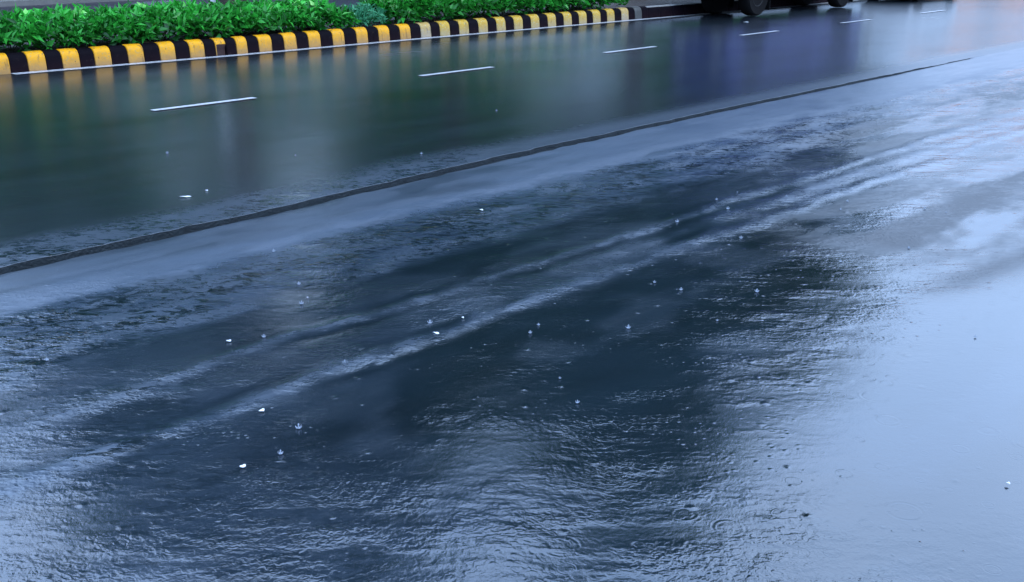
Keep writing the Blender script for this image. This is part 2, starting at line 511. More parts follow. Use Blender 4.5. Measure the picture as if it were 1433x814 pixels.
# ridges where the runoff piles up along the wheel tracks
rc = 0.85 * bump1(Tr + 0.10 * (fbm(S * 1.1, S * 0) - 0.5), 4.55, 0.05) * (0.7 + 0.3 * sm(fbm(S * 1.2, S * 0 + 8), 0.3, 0.6))
rd = bump1(Tr + 0.12 * (fbm(S * 0.9, S * 0 + 5) - 0.5), 4.04, 0.06) * (0.7 + 0.3 * sm(fbm(S * 1.4, S * 0 + 2), 0.3, 0.6))
re_ = 0.8 * bump1(Tr + 0.1 * (fbm(S * 0.8, S * 0 + 15) - 0.5), 4.30, 0.05) * 0.5 * sm(S, 4.5, 6.5)
ridge = np.clip(rc + rd + re_, 0, 1) * (0.55 + 0.55 * sm(fbm(S * 6, T * 16, 4), 0.36, 0.60)) * (0.95 + 0.2 * sm(S, 3.0, 6.0))
halo = np.clip(bump1(Tw, 4.25, 0.42), 0, 1) * sm(fbm(S * 1.6 + 5, T * 3.5, 4), 0.38, 0.62)
rough += 0.20 * ridge * (0.6 + 0.4 * fine / 0.5) + 0.10 * halo
ridge0 = ridge; ridge = np.clip(ridge + 0.35 * halo, 0, 1)
rip += 0.6 * ridge + 0.25 * halo
# left part near the bottom: rippled by wind
left = 1 - sm(S + 0.10 * (T - 4), 1.7, 2.9)
rip += 0.28 * left * (1 - sm(Tw, 5.6, 6.1))
rough += 0.04 * left
low = (1 - sm(Tw + 0.25 * (fine - 0.5), 2.75, 3.5)) * (1 - sm(S + 0.5 * (3 - T), 4.2, 5.0))
rip += 0.27 * low * (0.4 + 0.9 * sm(fbm(S * 1.3 + 31, T * 1.6 + 4, 3), 0.36, 0.62))
mid = sm(S, 3.9, 5.0) * (1 - sm(S, 6.6, 7.6)) * (1 - sm(Tw, 3.3, 3.95)) * sm(T, 1.9, 2.5)
rip += 0.30 * mid * (0.4 + 1.0 * sm(med, 0.4, 0.6))
# towards the right the film is broken by flowing water
right = sm(S, 6.2, 8.5)
rough += 0.12 * right * sm(med, 0.35, 0.6) * (1 - film)
rip += 0.40 * right * (1 - sm(med, 0.35, 0.55)) * (1 - film)
calm = sm(S - 0.25 * T, 2.5, 3.3) * (1 - sm(T, 1.9, 2.5))
rip = rip * (1 - 0.8 * calm) + 0.07 + 0.22 * sm(fbm(S * 2.3 + 13, T * 5.5 + 8, 4), 0.45, 0.65) * (1 - film) * (1 - calm)
# thin, drained patches where the asphalt itself shows through on the right
thin = sm(S, 6.2, 7.2) * bump1(T, 3.1, 0.75) * (1 - sm(S, 10, 12)) * sm(fbm(S * 1.1 + 2, T * 3.2 + 5, 4), 0.36, 0.56)
thin += sm(S, 5.9, 6.7) * bump1(T + 0.12 * (S - 6.5), 2.35, 0.14) * 0.8
thin += sm(S, 9.0, 11) * bump1(T, 5.2, 0.55) * sm(fbm(S * 0.7 + 9, T * 3 + 1, 4), 0.36, 0.55)
thin = np.clip(thin, 0, 1)
rough += 0.42 * thin; rip += 0.5 * thin
patch = sm(fbm(S * 1.5 + 3, T * 2.6 + 11, 4), 0.48, 0.66)
rough += 0.08 * patch * (1 - film) * (1 - calm)
rip += 0.10 * patch * (1 - calm)
fleck = np.clip(sm(Tw, 4.9, 5.3) * (1 - sm(Tw, 5.7, 6.35)) + 0.55 * ridge + 0.5 * left * (1 - film) + 0.4 * right * (1 - sm(Tw, 5.9, 6.3)), 0, 1)
sky_sheen = np.clip((0.62 + 0.38 * sm(S, 6, 12)) * film + 0.55 * ripz + 0.6 * ridge + 0.3 * left + 0.25 * right + 0.12 * patch - 0.6 * thin, 0, 1)  # where the reflected sky is painted in as pale blue-grey
zz = SH_Z + 0.010 * ridge + 0.006 * (fbm(S * 0.6, T * 0.9) - 0.5)
zz += 0.017 * sm(S, 15, 20) * sm(T, 5.5, 6.8)
zz[:, -1] -= 0.10 * (S[:, -1] < 19)
grid_sheet('shoulder', S, T, zz, np.clip(rough, 0.04, 0.6), np.clip(rip, 0, 1), sky_sheen, fleck, M['shoulder'])


# ------------------------------------------------------------------ the carriageway, a few centimetres higher, with a broken edge
s2 = np.concatenate([axis(-20, 0, 0.6, 1, 0.6)[:-1], axis(0, 140, 0.045, 1.008, 1.5)])
n2 = 130
u = np.linspace(0, 1, n2)
S2, U2 = np.meshgrid(s2, u, indexing='ij')
ky = np.interp(S2, [a for a, b in _k], [b for a, b in _k]) + 0.3
edge = joint_y(S2) + 0.02 + 0.06 * (fbm(S2 * 2.5, S2 * 0 + 1.3) - 0.5) + 0.05 * (fbm(S2 * 9, S2 * 0 + 4) - 0.5)
T2 = edge + U2 ** 1.5 * (ky - edge)
Z2 = 0 * T2 + 0.004 * (fbm(S2 * 0.5, T2 * 0.8) - 0.5) - 0.006
T2[:, 0] += 0.0; Z2[:, 0] = -0.13                       # face of the asphalt layer
d2 = T2 - edge
spill = (1 - sm(d2 + 0.5 * (fbm(S2 * 1.1, T2 * 2) - 0.5), 0.25, 0.75)) * (1 - sm(S2, 5.5, 9))
spill2 = bump1(d2, 0.15, 0.30) * sm(S2, 5, 9)
rough2 = 0.185 + 0.10 * fbm(S2 * 0.3, T2 * 0.6 + 20) + 0.12 * spill + 0.14 * spill2
rip2 = 0.45 * spill + 0.0 * sm(fbm(S2 * 0.7 + 9, T2 * 1.2), 0.5, 0.7)
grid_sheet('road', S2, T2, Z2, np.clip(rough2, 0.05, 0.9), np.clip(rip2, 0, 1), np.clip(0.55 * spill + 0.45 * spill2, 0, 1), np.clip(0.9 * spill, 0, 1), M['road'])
rd_ = bpy.data.objects['road'].data
rd_.materials.append(M['gap'])
_mi = np.zeros((len(s2) - 1, n2 - 1), np.int32); _mi[:, 0] = 1
rd_.polygons.foreach_set('material_index', _mi.ravel())
rd_.polygons.foreach_set('use_smooth', (_mi.ravel() == 0))

# far side: opposite carriageway, footpath, open ground
def sheet(name, x0, x1, y0, y1, z, mat):
    o = link_mesh(name, [(x0, y0, z), (x1, y0, z), (x1, y1, z), (x0, y1, z)], [(0, 1, 2, 3)], mat)
    return tag(o, kind='structure')
sheet('ground', -900, 1500, -900, 1500, -0.09, M['ground'])
sheet('opposite_road', -60, 300, 20.2, 33.0, -0.01, M['far_road'])
o = MB().box(-60, 300, 33.0, 35.2, -0.06, 0.14, 0).build('pavement', M['concrete']); tag(o, kind='structure')

# median soil between the kerbs
ss = np.arange(-15, 140.1, 0.25)
yy = np.linspace(0, 1, 14)
vs, fs = [], []
for i, s in enumerate(ss):
    k0 = kerb_y(s) + 0.26
    for j, a in enumerate(yy):
        y = k0 + a * (19.95 - k0)
        vs.append((s, y, 0.20 + 0.05 * math.sin(PI * a) + 0.03 * (random.random() - .5)))
for i in range(len(ss) - 1):
    for j in range(len(yy) - 1):
        a = i * len(yy) + j
        fs.append((a, a + len(yy), a + len(yy) + 1, a + 1))
tag(link_mesh('median_soil', vs, fs, M['soil'], smooth=True), kind='structure')
tag(link_mesh('gutter_bottom', [(-20, 6.4, -0.055), (140, 6.4, -0.055), (140, 7.6, -0.055), (-20, 7.6, -0.055)], [(0, 1, 2, 3)], M['gap']), kind='structure')
o = MB().box(-15, 140, 19.95, 20.19, -0.06, 0.26, 0.02).build('median_back_kerb', M['concrete'])
tag(o, 'plain grey concrete kerb along the far side of the planted median', 'kerb')

# ------------------------------------------------------------------ road paint
def strip(name, x0, x1, yf, w, z=0.004, n=None):
    n = n or max(2, int((x1 - x0) / 0.25))
    vs = []
    for i in range(n + 1):
        s = x0 + (x1 - x0) * i / n
        c = yf(s); j = 0.006 * (random.random() - .5)
        vs += [(s, c - w / 2 + j, z), (s, c + w / 2 + j, z)]
    return link_mesh(name, vs, [(2 * i, 2 * i + 2, 2 * i + 3, 2 * i + 1) for i in range(n)], M['line'])
o = strip('edge_line', 6.75, 120, lambda s: kerb_y(s) - 0.05, 0.21)
tag(o, 'long thin white line painted along the foot of the yellow and black kerb', 'road marking')
dashes = [(6.43, 7.89, 12.13), (10.88, 12.42, 12.24), (15.34, 16.86, 12.29), (19.98, 21.46, 12.37), (24.4, 25.9, 12.38), (28.95, 30.45, 12.42), (1.95, 3.4, 12.05), (33.45, 34.95, 12.45), (37.9, 39.4, 12.5)]
dl = ['longest and nearest white lane dash, left of the photo below the kerb',
      'second white lane dash from the left, below the gap in the hedge side',
      'third white lane dash from the left, in the middle distance of the wet lane',
      'white lane dash just below the front wheel of the blue van',
      'small white lane dash under the rear wheel of the blue van',
      'faint last white lane dash near the following silver car',
      'white lane dash outside the frame on the left', 'white lane dash outside the frame on the right', 'farthest white lane dash beyond the frame on the right']
dl[1] = 'second white lane dash from the left, between the nearest dash and the middle one'
for (a, b, y), lab in list(zip(dashes, dl))[:6]:
    o = strip('lane_dash', a, b, lambda s, y=y: y, 0.115)
    tag(o, lab, 'road marking', 'dashed white lane line')

# ------------------------------------------------------------------ kerb stones
ORD = ['first', 'second', 'third', 'fourth', 'fifth', 'sixth', 'seventh', 'eighth', 'ninth', 'tenth', 'eleventh', 'twelfth', 'thirteenth', 'fourteenth', 'fifteenth', 'sixteenth', 'seventeenth', 'eighteenth', 'nineteenth', 'twentieth', 'twenty-first', 'twenty-second', 'twenty-third', 'twenty-fourth', 'twenty-fifth', 'twenty-sixth', 'twenty-seventh', 'twenty-eighth', 'twenty-ninth', 'thirtieth', 'thirty-first', 'thirty-second', 'thirty-third', 'thirty-fourth', 'thirty-fifth', 'thirty-sixth', 'thirty-seventh', 'thirty-eighth', 'thirty-ninth', 'fortieth']
def kerb_stone(x0, x1, mat, raise_=0.0, broken=False, paletop=False):
    L = x1 - x0
    prof = [(0.0, -0.03), (0.004, 0.05), (0.010, 0.12), (0.018, 0.19), (0.030, 0.225), (0.055, 0.258), (0.09, 0.278), (0.14, 0.288), (0.20, 0.288), (0.225, 0.27), (0.228, 0.10), (0.228, -0.03)]
    h = 0.012
    us = [0, h * 0.4, h, L * 0.25, L * 0.5, L * 0.75, L - h, L - h * 0.4, L]
    ins = [0.012, 0.004, 0, 0, 0, 0, 0, 0.004, 0.012]
    yc = 0.12
    rnd = random.Random(int(x0 * 1000))
    vs, fs, mi = [], [], []
    for u_, i_ in zip(us, ins):
        for (y, z) in prof:
            jz = (rnd.random() - .5) * 0.005; jy = (rnd.random() - .5) * 0.005
            yy_ = y + (i_ if y < yc else -i_) + jy
            zz_ = z - i_ + raise_ * (z > 0) + jz
            dy = 0.0
            if broken and z < 0.16 and L * 0.15 < u_: dy = 0.045
            vs.append((x0 + u_, kerb_y(x0 + u_) + 0.07 + yy_ + dy, zz_))
    P = len(prof)
    for i in range(len(us) - 1):
        for j in range(P - 1):
            a = i * P + j
            fs.append((a, a + P, a + P + 1, a + 1))
            mi.append(2 if paletop and 5 <= j <= 6 else 1 if broken and j <= 3 and i >= 2 and prof[j + 1][1] < 0.2 else 0)
    fs.append(tuple(range(P))); mi.append(0)
    fs.append(tuple(range((len(us) - 1) * P, len(us) * P))[::-1]); mi.append(0)
    vs = [(x - x0, y - kerb_y(x0), z) for x, y, z in vs]
    o = link_mesh('kerb_stone', vs, fs, [mat, M['broken'], M['concrete']], midx=mi, smooth=True, loc=(x0, kerb_y(x0), 0))
    o.data.set_sharp_from_angle(angle=R(50))
    return o
Ys = [6.50, 7.05, 7.58, 8.10, 8.66, 9.22, 9.76, 10.25, 10.66, 11.12, 11.66, 12.20, 12.76, 13.33, 13.88, 14.43, 14.98, 15.50, 16.04, 16.60, 17.14, 17.68, 18.22, 18.77, 19.31, 19.84, 20.34, 20.86, 21.40, 21.92, 22.46]
GY, GB = 'yellow painted kerb stones along the median', 'black painted kerb stones along the median'
ny = nb = 0
for i, y0 in enumerate(Ys[:-1]):
    wY = 0.275 if not i == 8 else 0.22
    if i == 7: wY = 0.20
    last = i >= 28
    mat = M['yellow'] if i < 16 else M['hazed']
    if i in (17, 20, 23, 25): mat = M['hazed']
    if i == 16: mat = M['pale']
    if i == 28: mat = M['pale']
    if last and i == 29: mat = M['dull']
    o = kerb_stone(y0, y0 + wY, mat, 0.006, broken=(i == 7))
    if i == 0: lab = 'yellow kerb stone cut off by the left edge of the photo'
    elif i == 7: lab = 'yellow kerb stone with its lower half broken away to dark red brown'
    elif i == 16: lab = 'pale cream-topped worn kerb stone among the yellow ones below the hedge'
    elif i == 28: lab = 'pale pinkish faded kerb stone, last light one before the dark kerb'
    elif i == 29: lab = 'dull grey kerb stone at the start of the dark kerb'
    elif i >= 17: lab = 'faded yellow kerb stone, %s yellow one from the left edge of the photo' % ORD[i]
    else: lab = 'bright yellow kerb stone, %s yellow one from the left edge of the photo' % ORD[i]
    tag(o, lab, 'kerb stone', GY)
    ny += 1
    o = kerb_stone(y0 + wY + 0.004, Ys[i + 1] - 0.004, M['black'])
    tag(o, 'black kerb stone just right of the %s yellow stone from the left edge' % ORD[i], 'kerb stone', GB)
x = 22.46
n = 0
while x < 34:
    o = kerb_stone(x, x + 0.49, M['black'], paletop=True)  # the van's shade is put into the dark colour of these stones
    tag(o, 'shade-darkened kerb stone with pale top edge, %s past the last faded light stone' % ORD[n], 'kerb stone', 'shade-darkened kerb stones behind the van')
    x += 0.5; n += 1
# the kerb outside the picture on both sides
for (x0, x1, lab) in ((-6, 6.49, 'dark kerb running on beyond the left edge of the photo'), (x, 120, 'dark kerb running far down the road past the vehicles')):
    vs, fs = [], []
    prof = [(0.07, -0.03), (0.09, 0.19), (0.16, 0.28), (0.27, 0.285), (0.298, 0.26), (0.298, -0.03)]
    n_ = int((x1 - x0) / 0.5) + 1
    for i in range(n_ + 1):
        s = x0 + (x1 - x0) * i / n_
        vs += [(s, kerb_y(s) + a, b) for a, b in prof]
    for i in range(n_):
        fs += [(i * 6 + j, i * 6 + 6 + j, i * 6 + 7 + j, i * 6 + 1 + j) for j in range(5)]
    fs += [tuple(range(6)), tuple(range(n_ * 6, n_ * 6 + 6))[::-1]]
    tag(link_mesh('kerb', vs, fs, M['black']), lab, 'kerb')

# ------------------------------------------------------------------ foliage
def leaf_cloud(name, mat, parent, pts, dirs, L, W, rnd_val, fold=0.25):
    """one folded leaf (two quads) at each point"""
    pts = np.asarray(pts); dirs = np.asarray(dirs)
    n = len(pts)
    rs = np.random.RandomState(n % 9973 + 3)
    dirs = dirs / (np.linalg.norm(dirs, axis=1, keepdims=True) + 1e-9)
    rv = rs.randn(n, 3) + np.array([0, 0, 1.1])
    side = np.cross(dirs, rv); side /= (np.linalg.norm(side, axis=1, keepdims=True) + 1e-9)
    up = np.cross(side, dirs)
    ll = (L * (0.6 + 0.8 * rs.rand(n)))[:, None]; ww = (W * (0.6 + 0.8 * rs.rand(n)))[:, None]
    p0 = pts
    p1 = pts + dirs * ll * 0.5 - up * ll * 0.03
    p2 = pts + dirs * ll - up * ll * 0.22
    a = pts + dirs * ll * 0.42 + side * ww * .5 + up * ww * fold
    b = pts + dirs * ll * 0.42 - side * ww * .5 + up * ww * fold
    V = np.stack([p0, a, p2, b, p1], 1).reshape(-1, 3)
    base = np.arange(n)[:, None] * 5
    F = np.concatenate([base + np.array([0, 1, 2, 4]), base + np.array([0, 4, 2, 3])], 1).reshape(-1, 4)
    me = bpy.data.meshes.new(name)
    me.vertices.add(len(V)); me.vertices.foreach_set('co', V.ravel())
    me.loops.add(F.size); me.loops.foreach_set('vertex_index', F.ravel())
    me.polygons.add(len(F)); me.polygons.foreach_set('loop_start', np.arange(0, F.size, 4)); me.polygons.foreach_set('loop_total', np.full(len(F), 4))
    me.update(calc_edges=True)
    at = me.attributes.new('leafrand', 'FLOAT', 'POINT')
    at.data.foreach_set('value', np.repeat(rnd_val, 5).astype(np.float32))
    me.materials.append(mat)
    o = bpy.data.objects.new(name, me); col.objects.link(o); o.parent = parent
    return o

def hedge(label, x0, x1, y0f, depth, htop, seed, nper=900, mat='hedge_leaf', L=0.16, W=0.07, name='hedge'):
    rs = np.random.RandomState(seed)
    root = empty(name, ((x0 + x1) / 2, y0f((x0 + x1) / 2) + depth / 2, 0.2))
    tag(root, label, 'hedge' if name == 'hedge' else 'plant')
    ox, oy, oz = root.location
    n = int((x1 - x0) * nper / 7)
    pts, dirs, rv = [], [], []
    sm_ = MB()
    for i in range(n):
        # a sprig: a short shoot carrying seven to nine leaves
        x = x0 + rs.rand() * (x1 - x0); a = rs.rand()
        ends = min(1, (x - x0) / 0.35, (x1 - x) / 0.35)
        top = htop * (0.78 + 0.42 * (fbm(np.array([x * 1.1]), np.array([a * 1.5 + seed]), 3)[0])) * (0.55 + 0.45 * math.sqrt(max(ends, 0)))
        arch = 1 - abs(2 * a - 1) ** 3 * 0.45
        z = 0.24 + (top * arch - 0.04) * (rs.rand() ** 0.45)
        y = y0f(x) + a * depth + (rs.rand() - .5) * 0.08
        if a < 0.25: y -= 0.10 * math.sin(min(1, (z - 0.2) / top) * PI)
        # shoots lean out of the hedge
        d = np.array([rs.randn() * 0.6, (a - 0.5) * 1.6 + rs.randn() * 0.4, 0.55 + 0.5 * rs.rand()])
        d /= np.linalg.norm(d)
        ln = 0.10 + 0.10 * rs.rand()
        base = np.array([x, y, z])
        tone = 0.05 + 0.9 * rs.rand() ** 0.8 * min(1.0, max(0.0, (z - 0.22) / top)) ** 1.2  # hedge shade put into the leaf tone, darker low down
        k = rs.randint(6, 10)
        for q in range(k):
            f = q / k
            ang = q * 2.4 + rs.rand()
            e1 = np.cross(d, [0.3, 0.2, 1]); e1 /= np.linalg.norm(e1); e2 = np.cross(d, e1)
            dd = d * (0.35 + 0.6 * f) + (e1 * math.cos(ang) + e2 * math.sin(ang)) * (1.0 - 0.4 * f)
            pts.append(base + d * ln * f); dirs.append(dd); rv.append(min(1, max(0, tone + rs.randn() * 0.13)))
    pts = np.array(pts) - np.array([ox, oy, oz])
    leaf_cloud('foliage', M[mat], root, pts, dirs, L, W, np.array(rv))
    zig = []
    m = max(6, int((x1 - x0) * 8))
    for i in range(m):
        x = x0 + 0.1 + (x1 - x0 - 0.2) * i / m
        a = 0.15 + 0.5 * rs.rand(); y = y0f(x) + a * depth
        zig.append((x - ox, y - oy, -0.03 if i % 2 == 0 else htop * (0.4 + 0.3 * rs.rand())))
    sm_.tube(zig, 0.011, 5)
    sm_.build('stem', M['stem'], root)
    return root
yf = lambda s: kerb_y(s) + 0.42
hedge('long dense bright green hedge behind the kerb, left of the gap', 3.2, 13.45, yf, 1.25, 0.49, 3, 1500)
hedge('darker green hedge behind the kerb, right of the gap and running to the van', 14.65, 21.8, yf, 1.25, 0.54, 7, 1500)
hedge('low bluish green plant filling the gap between the two hedges', 13.6, 14.5, lambda s: kerb_y(s) + 0.5, 0.6, 0.34, 9, 700, 'teal_leaf', 0.12, 0.06, 'low_plant')

# ---- trees: crowns given as leaf clumps spread through a set of lobes
def tree(name, label, base, height, lobes, mat, nleaf, L, W, seed, trunk_r=0.25, group=None):
    rs = np.random.RandomState(seed)
    root = empty(name, base)
    tag(root, label, 'tree', group)
    pts, dirs, rv = [], [], []
    vol = sum(l[3] * l[4] * l[5] for l in lobes)
    for (lx, ly, lz, rx, ry, rz) in lobes:
        m = int(nleaf * rx * ry * rz / vol / 30)
        for i in range(m):
            d = rs.randn(3); d /= np.linalg.norm(d)
            r = rs.rand() ** 0.4
            c = np.array([lx, ly, lz]) + d * r * np.array([rx, ry, rz]) * (0.82 + 0.3 * rs.rand())
            tone = rs.rand()
            for q in range(30):
                o = rs.randn(3) * 0.36
                pts.append(c + o); dd = d + rs.randn(3) * 0.8; dd[2] -= 0.2; dirs.append(dd); rv.append(min(1, max(0, 0.6 * tone + 0.3 * rs.rand())))
    leaf_cloud('crown', M[mat], root, pts, dirs, L, W, np.array(rv))
    tb = MB()
    h0 = min(l[2] for l in lobes)
    lean = rs.randn(2) * 0.25
    tb.tube([(0, 0, -0.1), (lean[0] * .3, lean[1] * .3, h0 * .35), (lean[0], lean[1], h0 * .8)], [trunk_r * 1.25, trunk_r, trunk_r * 0.8], 10)
    for (lx, ly, lz, rx, ry, rz) in lobes:
        s0 = Vector((lean[0], lean[1], h0 * .78)); e = Vector((lx, ly, lz + rz * .3))
        mid_ = s0.lerp(e, .5) + Vector((rs.randn() * .2, rs.randn() * .2, .3))
        tb.tube([s0, mid_, e], [trunk_r * .6, trunk_r * .35, trunk_r * .12], 7)
    tb.build('trunk', M['bark'], root, smooth=True)
    return root
TL = dict(L=0.42, W=0.24)
G = 'tall trees standing in the median behind the hedge'
tree('median_tree', 'dark spreading tree in the median behind the left hedge', (12.0, 19.0, 0.2), 14,
     [(-3.2, 0, 7.0, 2.0, 2.2, 2.4), (-1.4, 0.2, 9.2, 2.9, 2.6, 5.2), (1.8, -0.3, 11.2, 2.3, 2.4, 5.6), (-4.2, .3, 4.2, 2.0, 1.8, 1.5), (3.4, 0, 7.2, 1.6, 2.0, 3.6)], 'tree_leaf', 21000, seed=1, group=G, **TL)
tree('median_tree', 'rounder dark tree in the median behind the right hedge', (18.2, 19.2, 0.2), 13,
     [(0, 0, 6.4, 2.8, 2.4, 3.2), (1.6, 0.3, 9.2, 2.2, 2.2, 3.2), (-1.6, -.2, 6.8, 1.8, 2.0, 3.0)], 'tree_leaf', 14000, seed=2, group=G, **TL)
tree('median_tree', 'tallest dark tree in the median, behind the blue van', (25.5, 19.3, 0.2), 20,
     [(-2.0, 0, 9.5, 2.8, 2.6, 5.6), (0.8, 0.2, 13.5, 3.6, 2.8, 7.0), (2.6, 0, 7.5, 3.0, 2.6, 4.4), (4.2, 0, 11.2, 2.3, 2.2, 5.4)], 'tree_leaf', 42000, seed=3, group=G, **TL)
tree('median_tree', 'broad dark tree at the far end of the median tree row', (35.0, 19.0, 0.2), 14,
     [(-2.6, 0, 9.0, 2.8, 2.6, 6.2), (0.6, 0.2, 8.6, 2.6, 2.6, 5.6), (1.5, 0, 7.6, 1.9, 2.4, 5.4), (-0.4, 0, 5.2, 3.4, 2.4, 2.6)], 'tree_leaf', 34000, seed=4, group=G, **TL)

# row beyond the opposite carriageway
G2 = 'row of trees beyond the opposite carriageway'
protos = []
rs = np.random.RandomState(21)
spots = [(-4, 37.5, 8.5), (3, 38.5, 9.5), (10, 37.2, 8.8), (17, 38.8, 10.5), (24, 37.6, 9.6), (31, 38.4, 10), (38, 38.0, 9.0), (55, 41, 8), (66, 40, 7.2), (78, 42, 6.4)]
words = ['nearest the left edge', 'second from the left', 'third from the left', 'fourth from the left', 'fifth from the left', 'sixth from the left', 'beside the grey office block', 'just right of the grey office block', 'second right of the grey office block', 'smallest and last before the tan building']
src = tree('street_tree', 'x', (0, 0, 0), 8, [(0, 0, 5.4, 3.2, 3.0, 3.0), (1.6, .5, 4.6, 2.6, 2.4, 2.4), (-1.8, -.4, 4.8, 2.4, 2.4, 2.6), (0, 0, 2.6, 3.4, 2.4, 1.6)], 'far_leaf', 9000, L=0.5, W=0.3, seed=9, trunk_r=0.2, group=G2)
for i, (x, y, hgt) in enumerate(spots):
    o = src if i == 0 else copy_tree(src)
    o.location = (x, y, 0.1 if y < 35.3 else -0.09)
    k = hgt / 8.2
    o.scale = (1.15 * k, k, k); o.rotation_euler = (0, 0, rs.rand() * 0.8 - .4)
    o['label'] = 'green street tree beyond the opposite carriageway, ' + words[i]

# ------------------------------------------------------------------ buildings across the road (seen only as reflections)
def building(name, label, x0, x1, y0, y1, h, mat, floors, bays, bx=None):
    root = empty(name, ((x0 + x1) / 2, (y0 + y1) / 2, -0.09))
    tag(root, label, 'building')
    w, d = (x1 - x0) / 2, (y1 - y0) / 2
    MB().box(-w, w, -d, d, 0, h).build('wall', mat, root)
    MB().box(-w - .3, w + .3, -d - .3, d + .3, h + .003, h + .45).build('roof', M['roof'], root)
    fh = h / floors
    for f in range(floors):
        for b in range(bays):
            c = -w + (b + .5) * 2 * w / bays
            fr = MB().box(c - .95, c + .95, -d - .06, -d - .003, f * fh + .9, f * fh + .9 + fh * .5).build('window', M['trim'], root)
            MB().box(c - .85, c + .85, -d - .09, -d - .063, f * fh + 1.0, f * fh + .8 + fh * .5).build('pane', M['win'], fr)
        nb_ = max(1, int(2 * d / 4))
        for b in range(nb_):
            c = -d + (b + .5) * 2 * d / nb_
            fr = MB().box(-w - .06, -w - .003, c - .9, c + .9, f * fh + .9, f * fh + .9 + fh * .5).build('window', M['trim'], root)
            MB().box(-w - .09, -w - .063, c - .8, c + .8, f * fh + 1.0, f * fh + .8 + fh * .5).build('pane', M['win'], fr)
    return root
building('office_block', 'grey blue office block beyond the opposite carriageway trees', 42, 76, 48, 60, 14, M['grey_wall'], 4, 8)
building('apartment_block', 'tan plastered block far down the road on the right', 100, 128, 34.5, 44, 11, M['tan_wall'], 4, 6)

# ------------------------------------------------------------------ lamp posts in the median
def lamp_post(loc, label):
    root = empty('street_lamp', loc)
    tag(root, label, 'street lamp', 'lamp posts in the median')
    MB().tube([(0, 0, 0), (0, 0, 3), (0, 0, 6), (0, 0, 8.2)], [0.10, 0.09, 0.08, 0.07], 14).build('pole', M['steel'], root, smooth=True)
    MB().lathe([(0.11, 0), (0.2, 0.0), (0.2, 0.02), (0.125, 0.03), (0.12, 0.35), (0.106, 0.36)], (0, 0, 0.0), 'Z', 16).build('base_sleeve', M['steel'], root)
    MB().tube([(0, 0, 8.1), (0, -.3, 8.7), (0, -1.0, 9.0), (0, -1.7, 9.05)], [0.05, 0.045, 0.04, 0.035], 10).build('arm', M['steel'], root, smooth=True)
    hd = MB().box(-.14, .14, -2.35, -1.65, 8.98, 9.10, .03).build('lamp_head', M['steel'], root)
    MB().box(-.10, .10, -2.25, -1.8, 8.955, 8.977).build('diffuser', M['lamp'], hd)
    return root
lamp_post((LP1X := 12.0, 19.6, 0.2), 'pale steel lamp post rising out of the hedge on the left')
lamp_post((LP2X := 36.0, 17.2, 0.22), 'pale steel lamp post behind the rear of the blue van')

# ------------------------------------------------------------------ vehicles (their wheels reach into the top of the frame)
def wheel(root, x, y, r, w, side, mat_rim='under'):
    """side = -1: outer face towards -Y"""
    wr = empty('wheel', (x, y, r)); wr.parent = root
    ww = w / 2
    MB().lathe([(r * .50, -ww * .8), (r * .9, -ww), (r * .97, -ww * .85), (r, -ww * .5), (r, ww * .5), (r * .97, ww * .85), (r * .9, ww), (r * .50, ww * .8)], (0, 0, 0), 'Y', 36).build('tyre', M['rubber'], wr, smooth=True)
    MB().lathe([(r * .12, side * ww * .55), (r * .2, side * ww * .6), (r * .25, side * ww * .35), (r * .42, side * ww * .45), (r * .49, side * ww * .83), (r * .51, side * ww * .85), (r * .50, 0)], (0, 0, 0), 'Y', 30).build('rim', M[mat_rim], wr, smooth=True)
    return wr
def arch_profile(pts, wheels, r, z0):
    """outline with round wheel arches in its lower edge (pts run clockwise from lower front)"""
    low = []
    for wx in wheels:
        for k in range(9):
            a = PI - PI * k / 8
            low.append((wx + r * math.cos(a), z0 + max(0, r * math.sin(a))))
    return low + pts

